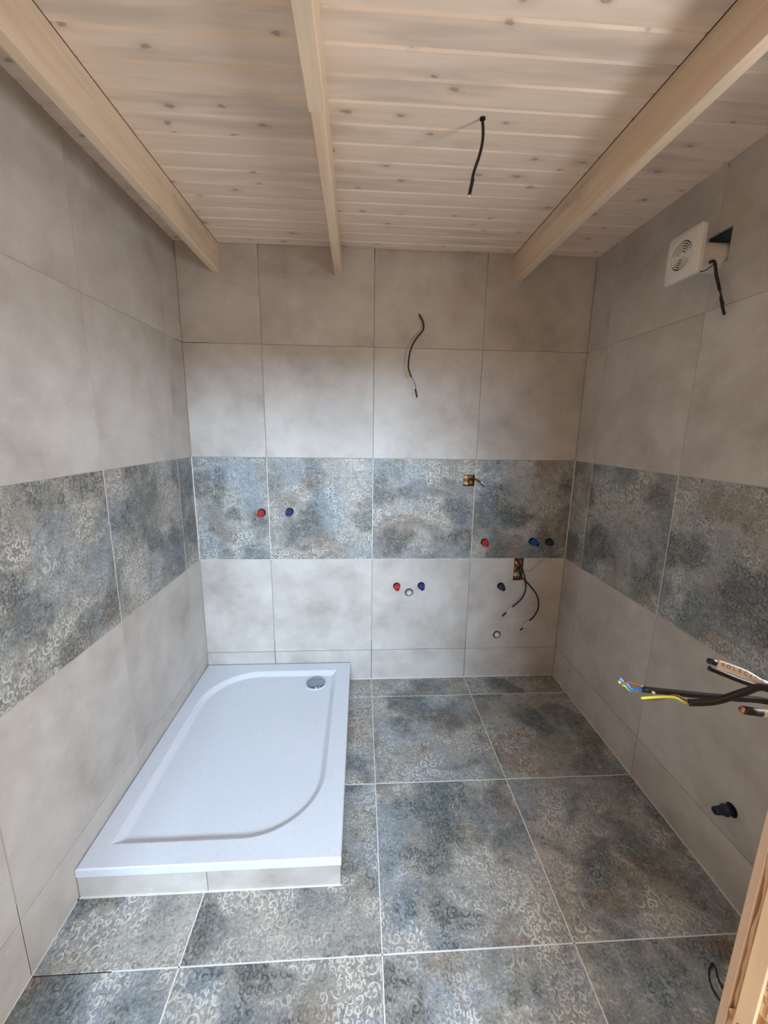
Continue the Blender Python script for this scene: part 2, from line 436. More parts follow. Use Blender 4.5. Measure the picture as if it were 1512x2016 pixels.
strips('sealant', 'back', back, M['grout_grey'], [(XL, XL+0.003, 0.12, H0+T, 0.002), (XL, XL+0.003, H0+2*T, HC, 0.002), (XR-0.003, XR, 0, H0+T, 0.002), (XR-0.003, XR, H0+2*T, HC, 0.002)])
kids_to_world(back)

def side_wall(side, name, label, us, u_from, u_to, holes=()):
    w = link(name, plate_mesh(name, M['joint_dark'], u_from, u_to, -0.05, HC+0.12, 0.12, list(holes)), None, None, fmat(side, u_from, -0.05, -DEP))
    struct(w, label)
    lay(side, w, us, VW, KW, holes)
    inner = us[1:-1]
    strips('grout', side, w, M['grout_white'], [(u-0.0016, u+0.0016, H0+T, H0+2*T, -0.0004) for u in inner])
    g = [(u-0.0012, u+0.0012, v0, v1) for u in inner for v0, v1 in ((H0+0.06, H0+T), (H0+2*T, HC-0.02))]
    g2 = []
    for r4 in g:
        hit = [h for h in holes if r4[0] < h[1] and r4[1] > h[0] and r4[2] < h[3] and r4[3] > h[2]]
        if hit: g2 += [(r4[0], r4[1], r4[2], hit[0][2]), (r4[0], r4[1], hit[0][3], r4[3])]
        else: g2.append(r4)
    g = g2; lo, hi = min(us), max(us)
    g += [(lo, hi, H0+2*T-0.002, H0+2*T+0.002, -0.0006), (lo, hi, H0+T-0.002, H0+T+0.002, -0.0006)]
    strips('grout', side, w, M['grout_match'], g, -0.0001)
    return w
a = 0.1759
left = side_wall('left', 'wall_left', 'tiled left wall with a patterned band', [YF, -a-3*T+0.0, -a-2*T, -a-T, -a, 0][1:] if False else [YF, -a-3*T, -a-2*T, -a-T, -a, 0], -2.0, 0.0)
strips('grout', 'left', left, M['grout_match'], [(YF, -0.075, H0+3*T-0.0012, H0+3*T+0.0012, -0.0002)])
strips('sealant', 'left', left, M['grout_white'], [(YF, -1.19, 0, 0.003, 0.002)])
kids_to_world(left)
b_ = 0.1803
WIN = (1.47, 1.91, 0.95, 1.95)     # side window beside the door corner, u measured towards the door
HFAN = (0.735, 0.842, 2.150, 2.262)
right = side_wall('right', 'wall_right', 'tiled right wall with a patterned band and a square fan hole', [0, b_, b_+T, b_+2*T, b_+3*T, -YF], 0.0, 2.0, [WIN, HFAN])
strips('grout', 'right', right, M['grout_match'], [(0.02, 1.46, H0+3*T-0.0012, H0+3*T+0.0012, -0.0002)])
strips('sealant', 'right', right, M['sealant'], [(0, -YF, 0, 0.004, 0.003)])
kids_to_world(right)
strips('fan_recess', 'right', right, M['hole'], [(HFAN[0]-0.01, HFAN[1]+0.01, HFAN[2]-0.01, HFAN[3]+0.01, -0.115)])
right.children[-1].matrix_parent_inverse = right.matrix_basis.inverted()

# floor: slab and large patterned tiles
floor = box('floor', (XL-0.12, XR+0.12, YF-0.25, 0.12, -0.12, -DEP), M['joint_dark'])
struct(floor, 'floor of large patterned grey tiles with white grout')
c_ = 0.1769
UFl = [XL, -T, 0, T, XR]; VFl = [YF-0.22, -c_-3*T, -c_-2*T, -c_-T, -c_, 0]
lay('floor', floor, UFl, VFl, ['patterned_tile']*5)
g = [(u-0.0018, u+0.0018, YF-0.22, 0) for u in (-T, 0, T)]
for v in (-c_-3*T, -c_-T, -c_): g.append((XL, XR, v-0.0018, v+0.0018))
g.append((-0.79, XR, -c_-2*T-0.0018, -c_-2*T+0.0018))    # the joint stops short of the left wall
strips('grout', 'floor', floor, M['grout_white'], g, -0.0002)

# ceiling: boards across the room
ceil = box('ceiling', (XL-0.12, XR+0.12, YF-0.2, 0.12, HC+0.020, HC+0.10), M['joint_dark'])
struct(ceil, 'ceiling of whitewashed tongue and groove pine boards')
yy = [0, -0.074]
while yy[-1] > YF-0.10: yy.append(yy[-1]-0.0863)
def plank_mesh(w):
    b = bmesh.new(); L0, L1 = XL-0.01, XR+0.01; bv = 0.0048
    prof = [(0.0, 0.020), (0.0, bv), (bv, 0.0), (w-bv, 0.0), (w, bv), (w, 0.020)]
    A = [b.verts.new((L0, -y, z)) for y, z in prof]; B = [b.verts.new((L1, -y, z)) for y, z in prof]
    n = len(prof)
    for k in range(n): b.faces.new((A[k], A[(k+1) % n], B[(k+1) % n], B[k]))
    b.faces.new(A[::-1]); b.faces.new(B)
    return bm_mesh('plank', b)
pm = plank_mesh(0.0853); pm0 = plank_mesh(0.0733)
for k in range(len(yy)-1):
    link('plank', pm0 if k == 0 else pm, M['plank'], ceil, Matrix.Translation((0, yy[k]-0.0005, HC)))

# front wall beside and over the doorway, built in layers that show at the raw door edge
DL, DR, DH = -0.80, 0.325, 2.00
front = box('wall_front', (DR+0.02, XR+0.12, YF-0.150, YF-0.012, 0.0, HC), M['hall_wall']); struct(front, 'unfinished front wall around the doorway')
box('wall_section', (XL-0.12, DL, YF-0.15, YF, 0.0, HC), M['hall_wall'], front)
box('lintel', (DL, XR+0.12, YF-0.15, YF, DH, HC+0.02), M['batten'], front)
box('plasterboard', (DR, XR, YF-0.0095, YF, 0.0, DH), M['board'], front, 0.0012)
# bumpy foam bead between plasterboard and timber
random.seed(3)
pts = [(DR+0.004+random.uniform(-0.0015, 0.002), YF-0.0115+random.uniform(-0.0006, 0.0006), z*0.02) for z in range(0, 105)]
rr = [0.0026+random.uniform(-0.0009, 0.0011) for _ in pts]
link('foam_bead', bm_mesh('foam_bead', tube_bm(pts, rr, 8, sub=2), True), M['foam'], front)
box('groove', (DR+0.010, DR+0.03, YF-0.0185, YF-0.0095, 0.0, DH), M['foam_brown'], front)
box('timber_batten', (DR-0.002, DR+0.045, YF-0.0335, YF-0.0170, 0.0, DH), M['batten'], front, 0.0008)
box('chipboard', (DR+0.001, DR+0.045, YF-0.0470, YF-0.0335, 0.0, DH), M['chip'], front)
box('door_stud', (DR-0.001, DR+0.045, YF-0.150, YF-0.0470, 0.0, DH), M['batten'], front, 0.001)
# a torn splinter bridging the groove
b = bmesh.new()
sp = [(DR-0.0005, YF-0.010, 0.960), (DR+0.002, YF-0.022, 0.980), (DR-0.0025, YF-0.0245, 0.962), (DR-0.002, YF-0.018, 0.948), (DR+0.006, YF-0.016, 0.955)]
vs = [b.verts.new(p_) for p_ in sp]
for f in ((0, 1, 2), (0, 2, 3), (0, 3, 4), (0, 4, 1), (4, 3, 2), (4, 2, 1)): b.faces.new([vs[i] for i in f])
link('splinter', bm_mesh('splinter', b), M['chip'], front)

# side window in the right wall near the door: lining and frame
win = link('window_1', bm_mesh('window_1', bmesh.new()), M['white_plastic']); struct(win, 'small side window near the door')
wy0, wy1, wz0, wz1 = -WIN[1], -WIN[0], WIN[2], WIN[3]
for nm, dm in (('window_sill', (XR, XR+0.24, wy0-0.02, wy1+0.02, wz0-0.02, wz0)), ('lining', (XR, XR+0.24, wy0-0.02, wy1+0.02, wz1, wz1+0.02)),
               ('lining', (XR, XR+0.24, wy0-0.02, wy0, wz0, wz1)), ('lining', (XR, XR+0.24, wy1, wy1+0.02, wz0, wz1)),
               ('mullion', (XR+0.18, XR+0.21, (wy0+wy1)/2-0.012, (wy0+wy1)/2+0.012, wz0, wz1))):
    box(nm, dm, M['white_plastic'], win)

# the room behind the doorway, with its own window
hf = box('floor_hall', (-2.6, 2.4, -5.2, YF-0.25, -0.12, -0.012), M['hall_floor']); struct(hf, 'bare floor of the room behind the door')
hl = box('wall_hall_left', (-2.7, -2.6, -5.2, YF, -0.012, 3.4), M['hall_wall']); struct(hl, 'left wall of the room behind the door')
hr = box('wall_hall_right', (2.4, 2.5, -5.2, YF, -0.012, 3.4), M['hall_wall']); struct(hr, 'right wall of the room behind the door')
hc = box('ceiling_hall', (-2.7, 2.5, -5.3, YF-0.1, 3.4, 3.48), M['plank']); struct(hc, 'boarded ceiling of the room behind the door')
hb = link('wall_hall_back', bm_mesh('wall_hall_back', box_bm(-2.7, 2.5, -5.3, -5.2, -0.012, 1.95, bm=box_bm(-2.7, 2.5, -5.3, -5.2, 3.1, 3.4, bm=box_bm(-2.7, -1.0, -5.3, -5.2, 1.95, 3.1, bm=box_bm(0.90, 2.5, -5.3, -5.2, 1.95, 3.1))))), M['hall_wall'])
struct(hb, 'wall with the large window facing the doorway')
hs = box('wall_hall_front', (-2.7, XL-0.12, YF-0.1, YF, -0.012, 3.4), M['hall_wall']); struct(hs, 'hall wall left of the doorway')
hs = box('wall_hall_front', (XR+0.12, 2.5, YF-0.1, YF, -0.012, 3.4), M['hall_wall']); struct(hs, 'hall wall right of the doorway')

hs = box('wall_hall_front', (XL-0.12, XR+0.12, YF-0.15, YF, HC+0.02, 3.4), M['hall_wall']); struct(hs, 'hall wall over the doorway')

# ------------------------------------------------------------------ ceiling beams
def beam(label, x0, x1, y0, y1, z0=ZB, skew=0.0, name='ceiling_beam', step=False):
    b = bmesh.new()
    box_bm(x0, x1, y0, y1, z0, HC, bm=b)
    es = [e for e in b.edges if abs(e.verts[0].co.z-z0) < 1e-6 and abs(e.verts[1].co.z-z0) < 1e-6 and abs(e.verts[0].co.y-e.verts[1].co.y) > 0.1]
    bmesh.ops.bevel(b, geom=es, offset=0.005, segments=4, affect='EDGES', profile=0.5)
    for v in b.verts: v.co.x += -skew*v.co.y
    o = link(name, bm_mesh(name, b, False), M['beam'])
    o['label'] = label; o['category'] = 'beam'; o['group'] = 'glazed timber beams under the board ceiling'
    return o
beam('glazed timber ceiling beam running just beside the left wall', -0.836, -0.7975, YF, 0.0)
LB = bpy.data.objects['ceiling_beam']
box('joint_line', (-0.7975, -0.7960, YF, -0.002, HC-0.0012, HC), M['hole'], LB)
mb = beam('slim middle ceiling beam with a stepped splice in its underside', -0.2085, -0.1715, YF, 0.0, ZB, 0.0075)
box('splice_piece', (-0.2035, -0.160, YF, -1.10, ZB-0.004, ZB+0.02), M['beam'], mb, 0.003)
rb_ = beam('glazed timber ceiling beam nearest the wall with the fan', 0.742, 0.7815, YF, 0.0, ZB+0.002)
box('joint_line', (0.7403, 0.7420, YF, -0.002, HC-0.0014, HC), M['hole'], rb_)

# ------------------------------------------------------------------ shower tray on its tiled plinth
TX0, TX1, TY0, TY1, TZ, TB = XL+0.002, -0.1324, -1.1822, -0.002, 0.1205, 0.0886
plinth = thing('tray_plinth', 'low plinth of plain grey tile strips carrying the shower tray', 'plinth', ((TX0+TX1)/2, TY0/2, 0))
pw = plinth.location
def rel(o, parent): o.matrix_parent_inverse = Matrix.Translation(parent.location).inverted(); return o
rel(box('core', (TX0+0.02, TX1-0.0135, TY0+0.0135, TY1-0.012, 0.0, TB-0.001), M['grout_match'], plinth), plinth)
fm = axes((TX0, TY0+0.003, 0.001), (1, 0, 0), (0, 0, 1), (0, -1, 0))
for u0, u1 in ((0.0, 0.4215), (0.423, TX1-TX0-0.003)):
    rel(link('tile', tile_mesh('tile', u1-u0, TB-0.003), None, plinth, fm @ Matrix.Translation((u0, 0, 0))), plinth)
fm = axes((TX1-0.0028, TY0+0.0032, 0.001), (0, 1, 0), (0, 0, 1), (1, 0, 0))
for u0, u1 in ((0.0, 0.580), (0.582, 1.17)):
    rel(link('tile', tile_mesh('tile', u1-u0, TB-0.003), None, plinth, fm @ Matrix.Translation((u0, 0, 0))), plinth)
rel(box('sealant', (TX0, TX1, TY0-0.001, TY0+0.003, 0.0, 0.003), M['sealant'], plinth), plinth)

def basin_outline(ins, n=14):
    """D-shaped basin: sharp corners back right and front left, wide arcs at back left and front right"""
    x0, x1, y0, y1 = -0.942+ins, -0.2125-ins, -1.102+ins, -0.078-ins; R = 0.285-ins
    P = [(x0, y0)]
    cx, cy = x1-R, y0+R; P += [(cx + R*math.cos(t), cy + R*math.sin(t)) for t in [-math.pi/2 + math.pi/2*k/n for k in range(n+1)]]
    P.append((x1, y1))
    cx, cy = x0+R, y1-R; P += [(cx + R*math.cos(t), cy + R*math.sin(t)) for t in [math.pi/2 + math.pi/2*k/n for k in range(n+1)]]
    return P
tray = thing('shower_tray', 'white rectangular acrylic shower tray with curved basin edge in the left corner', 'shower tray', ((TX0+TX1)/2, TY0/2, TB))
b = bmesh.new()
lev = [(0.0, TZ), (0.004, TZ-0.0015), (0.026, TZ-0.020), (0.032, TZ-0.0215)]
rings = [[b.verts.new((x, y, z)) for x, y in basin_outline(i)] for i, z in lev]
n = len(rings[0])
for a_, c2 in zip(rings[:-1], rings[1:]):
    for k in range(n): b.faces.new((a_[k], a_[(k+1) % n], c2[(k+1) % n], c2[k]))
b.faces.new(rings[-1])
e = 0.004
corners = [(TX0, TY0), (TX1, TY0), (TX1, TY1), (TX0, TY1)]
def crn(ins, z): return [b.verts.new((x + (ins if x == TX0 else -ins), y + (ins if y == TY0 else -ins), z)) for x, y in corners]
top = crn(e, TZ); mid = crn(0.0, TZ-e); bot = crn(0.0, TB); und = crn(0.02, TB)
for A_, B_ in ((top, mid), (mid, bot), (bot, und)):
    for k in range(4): b.faces.new((A_[k], A_[(k+1) % 4], B_[(k+1) % 4], B_[k]))
b.faces.new(und)
# rim between basin edge and outer edge: fan the four sides
R0 = rings[0]; na = 14
i_fl, i_br = 0, na+2                     # front-left sharp corner, back-right sharp corner
arc1 = list(range(1, na+2)); arc2 = list(range(na+3, 2*na+4))
m1 = arc1[len(arc1)//2]; m2 = arc2[len(arc2)//2]
def fan(corner, ids):
    for p_, q in zip(ids[:-1], ids[1:]): b.faces.new((top[corner], R0[p_], R0[q]))
def seg(c1, c2, i): b.faces.new((top[c1], top[c2], R0[i]))
seg(0, 1, 1); fan(0, [0, 1]); fan(1, arc1); seg(1, 2, i_br); fan(1, [arc1[-1], i_br]); seg(2, 3, arc2[0]); fan(2, [i_br, arc2[0]]); fan(3, arc2); seg(3, 0, 0); fan(3, [arc2[-1], 0])
me = bm_mesh('basin', b); rel(link('basin', me, M['acrylic'], tray), tray)
dz = TZ-0.0215
for nm, prof, mt in (('drain_ring', [(0.0, 0.0), (0.063, 0.0), (0.062, 0.003), (0.057, 0.004), (0.0, 0.004)], 'acrylic'),
                     ('drain_cover', [(0.0, 0.004), (0.0545, 0.004), (0.0555, 0.009), (0.053, 0.0115), (0.040, 0.0130), (0.0, 0.0142)], 'chrome')):
    o = link(nm, bm_mesh(nm, lathe_bm(prof, 40), True), M[mt], tray, Matrix.Translation((-0.3295, -0.1805, dz))); rel(o, tray)
rel(box('sealant', (TX0, TX1, TY1-0.002, TY1+0.002, TZ, TZ+0.002), M['grout_grey'], tray), tray)

# ------------------------------------------------------------------ pipe plugs
def plug(label, pos, fr, L, base, front, inner, tilt=(0, 0), r0=0.0195, group='pipe plugs sticking out of the tiled walls', hole_r=0.0225):
    o, U, V, N = FR[fr]
    m = axes(pos, U, V, N)
    t = thing('pipe_plug', label, 'plug', (0, 0, 0), group)
    t.matrix_basis = m @ Matrix.Rotation(tilt[0], 4, 'X') @ Matrix.Rotation(tilt[1], 4, 'Y')
    link('wall_hole', bm_mesh('wall_hole', lathe_bm([(0, 0.0003), (hole_r, 0.0003), (hole_r, 0.001), (0.016, 0.001), (0, 0.001)], 24)), M['hole'], t)
    link('body', bm_mesh('body', lathe_bm([(0.0, 0.0012), (r0*0.9, 0.0012), (r0*0.92, L*0.30), (r0, L*0.33), (r0, L*0.42), (r0*0.80, L*0.46), (r0*0.74, L*0.62)], 24), True), M[base], t)
    link('socket', bm_mesh('socket', lathe_bm([(r0*0.74, L*0.60), (r0*0.70, L*0.64), (r0*0.66, L*0.97), (r0*0.60, L), (r0*0.42, L), (r0*0.40, L*0.86)], 24), True), M[front], t)
    link('socket_hole', bm_mesh('socket_hole', lathe_bm([(0, L*0.87), (r0*0.41, L*0.87), (r0*0.41, L*0.90), (0, L*0.90)], 16)), M[inner], t)
    return t
plug('red pipe plug over the shower tray', (-0.640, 0, 1.087), 'back', 0.075, 'red', 'red', 'red_dark')
plug('blue pipe plug beside the red one over the shower tray', (-0.480, 0, 1.093), 'back', 0.075, 'blue', 'blue', 'blue_dark')
plug('red pipe plug low on the right end of the patterned band', (0.678, 0, 0.908), 'back', 0.062, 'red', 'red', 'red_dark')
plug('bright blue pipe plug sticking far out, near the right wall', (0.975, 0, 0.912), 'back', 0.080, 'blue_bright', 'blue_bright', 'blue_dark')
plug('navy pipe plug, last in the patterned band before the right corner', (1.080, 0, 0.909), 'back', 0.045, 'navy', 'navy', 'blue_dark')
plug('red pipe plug on plain tiles, left of the small drain pipe', (0.151, 0, 0.630), 'back', 0.055, 'red', 'red', 'red_dark')
plug('blue pipe plug on plain tiles, right of the small drain pipe', (0.302, 0, 0.632), 'back', 0.055, 'blue', 'blue', 'blue_dark')
plug('dark navy pipe plug left of the hanging black cables', (0.800, 0, 0.625), 'back', 0.055, 'navy', 'navy', 'blue_dark')
plug('dark blue pipe plug low on the right wall', (XR, -1.235, 0.312), 'right', 0.062, 'navy', 'navy', 'blue_dark')

# ------------------------------------------------------------------ drain pipe stubs
def drain_pipe(label, x, z, card):
    t = thing('drain_pipe', label, 'pipe', (x, 0, z), 'drain pipe ends on the back wall'); t.matrix_basis = axes((x, 0, z), (1, 0, 0), (0, 0, 1), (0, -1, 0))
    link('wall_hole', bm_mesh('wall_hole', lathe_bm([(0, 0.0003), (0.0255, 0.0003), (0.0255, 0.0012), (0, 0.0012)], 28)), M['hole'], t)
    link('pipe_end', bm_mesh('pipe_end', lathe_bm([(0.0195, 0.001), (0.0205, 0.001), (0.0205, 0.010), (0.0190, 0.010), (0.0190, 0.002), (0.0, 0.002)], 28)), M['grey_plastic'], t)
    if card:
        c = link('cap', bm_mesh('cap', box_bm(-0.0125, 0.0125, -0.0105, 0.0105, 0.008, 0.0125, bevel=0.001)), M['wire_white'], t, Matrix.Rotation(math.radians(40), 4, 'Z'))
        link('cap_mark', bm_mesh('cap_mark', lathe_bm([(0.0028, 0.0126), (0.0028, 0.0130), (0.0045, 0.0130), (0.0045, 0.0126)], 16, bm=None)), M['grey_plastic'], c, Matrix.Translation((-0.0035, 0, 0)))
        link('cap_mark', bm_mesh('cap_mark', lathe_bm([(0.0025, 0.0126), (0.0025, 0.0130), (0.0042, 0.0130), (0.0042, 0.0126)], 16)), M['grey_plastic'], c, Matrix.Translation((0.0045, 0, 0)))
    else:
        link('cap', bm_mesh('cap', lathe_bm([(0.0, 0.012), (0.008, 0.0115), (0.0155, 0.007), (0.0165, 0.003)], 20), True), M['wire_white'], t)
drain_pipe('open drain pipe with a tilted white cap between a red and a blue plug', 0.228, 0.588, True)
drain_pipe('capped drain pipe low on the back wall, below the loose cables', 0.799, 0.296, False)

# ------------------------------------------------------------------ boxes in the wall
def lump(bm, c, r, sd):
    random.seed(sd); res = bmesh.ops.create_icosphere(bm, subdivisions=2, radius=1.0)
    for v in res['verts']:
        k = 1 + random.uniform(-0.16, 0.16)
        v.co = Vector((c[0] + v.co.x*r[0]*k, c[1] + v.co.y*r[1]*k, c[2] + v.co.z*r[2]*k))
def wall_box(name, label, h, lumps, rim):
    t = thing(name, label, 'junction box', ((h[0]+h[1])/2, 0, h[2]), 'foam-lined recesses in the back wall')
    b = bmesh.new(); x0, x1, z0, z1 = h; d = 0.048
    for dm in ((x0, x1, d, d+0.002, z0, z1), (x0-0.002, x0+0.0015, 0.0005, d, z0, z1), (x1-0.0015, x1+0.002, 0.0005, d, z0, z1), (x0, x1, 0.0005, d, z0-0.002, z0+0.0015), (x0, x1, 0.0005, d, z1-0.0015, z1+0.002)):
        box_bm(*dm, bm=b)
    rel(link('shell', bm_mesh('shell', b), M['foam_brown'], t), t)
    for i, (c, r, mt) in enumerate(lumps):
        b = bmesh.new(); lump(b, c, r, 20+i); rel(link('plaster' if mt == 'plaster' else 'foam', bm_mesh('lump', b, True), M[mt], t), t)
    for dm in rim: rel(box('edge', dm, M['hole'], t), t)
    return t
wall_box('socket_box', 'small round-topped recess with brown foam and a short black cable in the patterned band', H_SOCK,
         [((0.544, 0.016, 1.300), (0.018, 0.012, 0.014), 'plaster'), ((0.575, 0.018, 1.303), (0.020, 0.012, 0.012), 'foam_brown'), ((0.550, 0.014, 1.264), (0.016, 0.011, 0.013), 'plaster'),
          ((0.577, 0.014, 1.268), (0.014, 0.012, 0.015), 'foam_brown'), ((0.562, 0.022, 1.282), (0.03, 0.012, 0.014), 'foam_brown')],
         [(0.532, 0.597, -0.0005, 0.004, 1.2485, 1.2515)])
wall_box('socket_box', 'upright rectangular recess with brown foam from which two black cables hang', H_BOX,
         [((0.893, 0.016, 0.695), (0.014, 0.011, 0.015), 'plaster'), ((0.888, 0.020, 0.735), (0.013, 0.012, 0.022), 'foam_brown'), ((0.896, 0.016, 0.772), (0.012, 0.010, 0.014), 'foam'),
          ((0.920, 0.020, 0.775), (0.011, 0.012, 0.018), 'foam_brown'), ((0.917, 0.022, 0.705), (0.012, 0.012, 0.028), 'grey_plastic'), ((0.906, 0.022, 0.674), (0.022, 0.010, 0.006), 'foam_brown')],
         [(0.8735, 0.925, -0.0005, 0.004, 0.6620, 0.6660), (0.926, 0.9335, -0.0005, 0.004, 0.7980, 0.8030)])

# ------------------------------------------------------------------ cables
def cable(label, parts, name='cable', cat='cable', group=None):
    first = parts[0][1][0]
    t = thing(name, label, cat, first, group)
    for nm, pts, r, mt in parts: rel(tube(nm, pts, r, M[mt], t), t)
    return t
CP = {
'wall_cable': [(0.2384, 0.008, 2.1812), (0.2477, -0.008, 2.1596), (0.2618, -0.0117, 2.1337), (0.2649, -0.0153, 2.105), (0.2568, -0.019, 2.0835), (0.2378, -0.0227, 2.0618), (0.2136, -0.0263, 2.0272), (0.1951, -0.03, 1.9849), (0.188, -0.03, 1.9433), (0.1863, -0.03, 1.9016), (0.1926, -0.03, 1.8755), (0.2044, -0.03, 1.8493)] ,
'wall_thin': [(0.2044, -0.03, 1.8493), (0.2189, -0.03, 1.8285), (0.228, -0.03, 1.8047), (0.2315, -0.03, 1.7807)] ,
'wall_sleeve': [(0.2286, -0.03, 1.786), (0.2383, -0.03, 1.7432)] ,
'wall_tip': [(0.201, -0.03, 1.873), (0.1818, -0.03, 1.8647), (0.185, -0.03, 1.8463)] ,
'ceil_cable': [(0.2935, -0.905, 2.4758), (0.2963, -0.905, 2.4564), (0.2976, -0.905, 2.4355), (0.2959, -0.905, 2.4129), (0.2911, -0.905, 2.3901), (0.2846, -0.905, 2.3683), (0.2779, -0.905, 2.3492), (0.2728, -0.905, 2.3286), (0.2705, -0.905, 2.3135)] ,
'ceil_tip': [(0.2732, -0.905, 2.3218), (0.2695, -0.905, 2.3025), (0.2646, -0.905, 2.2774)] ,
'ceil_core': [(0.2646, -0.905, 2.2774), (0.2634, -0.905, 2.2705)] ,
'boxA': [(0.8994, 0.03, 0.7879), (0.9019, -0.008, 0.771), (0.9195, -0.018, 0.7417), (0.9352, -0.028, 0.6961), (0.9414, -0.038, 0.6505), (0.9398, -0.048, 0.6216), (0.9295, -0.05, 0.5828), (0.9071, -0.05, 0.5464), (0.8656, -0.05, 0.5067)] ,
'boxA_core': [(0.8656, -0.05, 0.5067), (0.8301, -0.05, 0.4702)] ,
'boxA_sleeve': [(0.8301, -0.05, 0.4702), (0.8063, -0.05, 0.4468)] ,
'boxB': [(0.9167, 0.03, 0.7347), (0.91, -0.008, 0.7119), (0.926, -0.0139, 0.6842), (0.9513, -0.0199, 0.6598), (0.9804, -0.0258, 0.6287), (1.0137, -0.0317, 0.5875), (1.0313, -0.0376, 0.5429), (1.0342, -0.04, 0.5001), (1.0247, -0.04, 0.4629), (1.008, -0.04, 0.4324), (0.9842, -0.04, 0.4088)] ,
'boxB_core': [(0.9842, -0.04, 0.4088), (0.9493, -0.04, 0.3611)] ,
'boxB_sleeve': [(0.9493, -0.04, 0.3611), (0.9312, -0.04, 0.3441)] ,
'string': [(0.8884, 0.01, 0.7879), (0.9027, -0.008, 0.7612), (0.9304, -0.0075, 0.7379), (0.9574, -0.007, 0.7244), (0.9801, -0.0066, 0.7241), (0.9978, -0.0061, 0.7436), (1.015, -0.006, 0.7665), (1.0388, -0.006, 0.786), (1.0568, -0.006, 0.799)] ,
'sock': [(0.5744, 0.03, 1.2564), (0.5569, -0.008, 1.2792), (0.5645, -0.0213, 1.2927), (0.5876, -0.0347, 1.2945), (0.6044, -0.04, 1.2864), (0.6198, -0.04, 1.2777)] ,
'sock_core': [(0.6198, -0.04, 1.2777), (0.6493, -0.045, 1.2579)] ,
'fan_cable': [(1.1319, -0.8378, 2.1433), (1.1419, -0.8402, 2.1476), (1.1519, -0.8391, 2.1388), (1.1619, -0.8387, 2.1073), (1.1719, -0.842, 2.0775), (1.1719, -0.8531, 2.0529)] ,
'fan_core': [(1.1719, -0.8531, 2.0529), (1.1719, -0.8638, 2.0302), (1.1719, -0.8802, 1.9979)] ,
'fan_sleeve': [(1.1669, -0.8678, 2.0272), (1.1669, -0.8804, 1.9945), (1.1669, -0.8947, 1.9633)] ,
'fan_wire': [(1.0919, -0.8412, 2.1136), (1.1019, -0.8515, 2.1103), (1.1119, -0.8597, 2.1156), (1.1319, -0.8546, 2.1308)] ,
'k1_tip': [(0.4202, -1.8128, 1.2468), (0.4316, -1.814, 1.2442)] ,
'k1': [(0.4316, -1.814, 1.2442), (0.4461, -1.8223, 1.2413), (0.4608, -1.8308, 1.2372), (0.4832, -1.8411, 1.2266)] ,
'k2': [(0.4376, -1.7977, 1.2256), (0.4516, -1.8045, 1.2215), (0.4761, -1.8127, 1.2135), (0.5001, -1.8203, 1.2077), (0.5036, -1.8256, 1.2081)] ,
'k2w': [(0.4416, -1.8053, 1.2296), (0.4582, -1.8128, 1.2261), (0.4743, -1.8205, 1.2213), (0.4901, -1.8284, 1.2153)] ,
'k3': [(0.3552, -1.7814, 1.1814), (0.3997, -1.7916, 1.1816), (0.4458, -1.8019, 1.1819), (0.476, -1.8109, 1.1844), (0.5139, -1.8205, 1.1855)] ,
'k3_blue': [(0.3552, -1.7814, 1.1814), (0.346, -1.7809, 1.1812), (0.3392, -1.7807, 1.1804), (0.3323, -1.7788, 1.1878), (0.3254, -1.7773, 1.1929), (0.3208, -1.7761, 1.1974)] ,
'k3_brown': [(0.3517, -1.7849, 1.1882), (0.3404, -1.7824, 1.191), (0.3321, -1.7802, 1.1931), (0.3269, -1.7791, 1.1907), (0.3224, -1.7781, 1.1884)] ,
'k3_yellow': [(0.3586, -1.7752, 1.1777), (0.342, -1.7763, 1.1763), (0.3331, -1.7761, 1.1833), (0.3258, -1.7767, 1.1873), (0.3201, -1.777, 1.1928)] ,
'k4': [(0.3919, -1.8229, 1.1891), (0.4046, -1.8289, 1.1933), (0.4203, -1.8347, 1.1995), (0.4357, -1.8396, 1.2098), (0.4505, -1.8444, 1.2206), (0.473, -1.8501, 1.2294)] ,
'k4_yellow': [(0.3926, -1.8233, 1.187), (0.3847, -1.8223, 1.1897), (0.3726, -1.8204, 1.1958), (0.3527, -1.8191, 1.1962), (0.3256, -1.8179, 1.1944)] ,
'k4_brown': [(0.3926, -1.8225, 1.1912), (0.3855, -1.8205, 1.1939), (0.3756, -1.8182, 1.1973), (0.3664, -1.8171, 1.1952), (0.3557, -1.8163, 1.1908), (0.3306, -1.8142, 1.1891)] ,
'k5': [(0.4312, -1.8625, 1.2066), (0.4537, -1.8644, 1.2036)] ,
'k5w': [(0.4537, -1.8644, 1.2036), (0.4629, -1.8652, 1.2025), (0.4748, -1.8663, 1.2007)] ,
'k5c': [(0.4279, -1.8622, 1.2072), (0.4312, -1.8625, 1.2066)] ,
'floor_wire': [(0.9919, -1.4445, 0.004), (0.9697, -1.4585, 0.004), (0.9532, -1.4768, 0.004), (0.9433, -1.4981, 0.004), (0.9426, -1.5138, 0.004), (0.9463, -1.5294, 0.004), (0.9697, -1.5172, 0.004), (0.9742, -1.4996, 0.004), (0.9787, -1.478, 0.004), (0.9909, -1.4561, 0.004)] ,
}
cable('wavy black cable hanging from a hole high on the back wall', [
    ('sheath', CP['wall_cable'], 0.0042, 'black'), ('core_wire', CP['wall_thin'], 0.0014, 'joint_dark'),
    ('end_sleeve', CP['wall_sleeve'], 0.0042, 'black'), ('earth_wire', CP['wall_tip'], 0.0034, 'wire_green')])
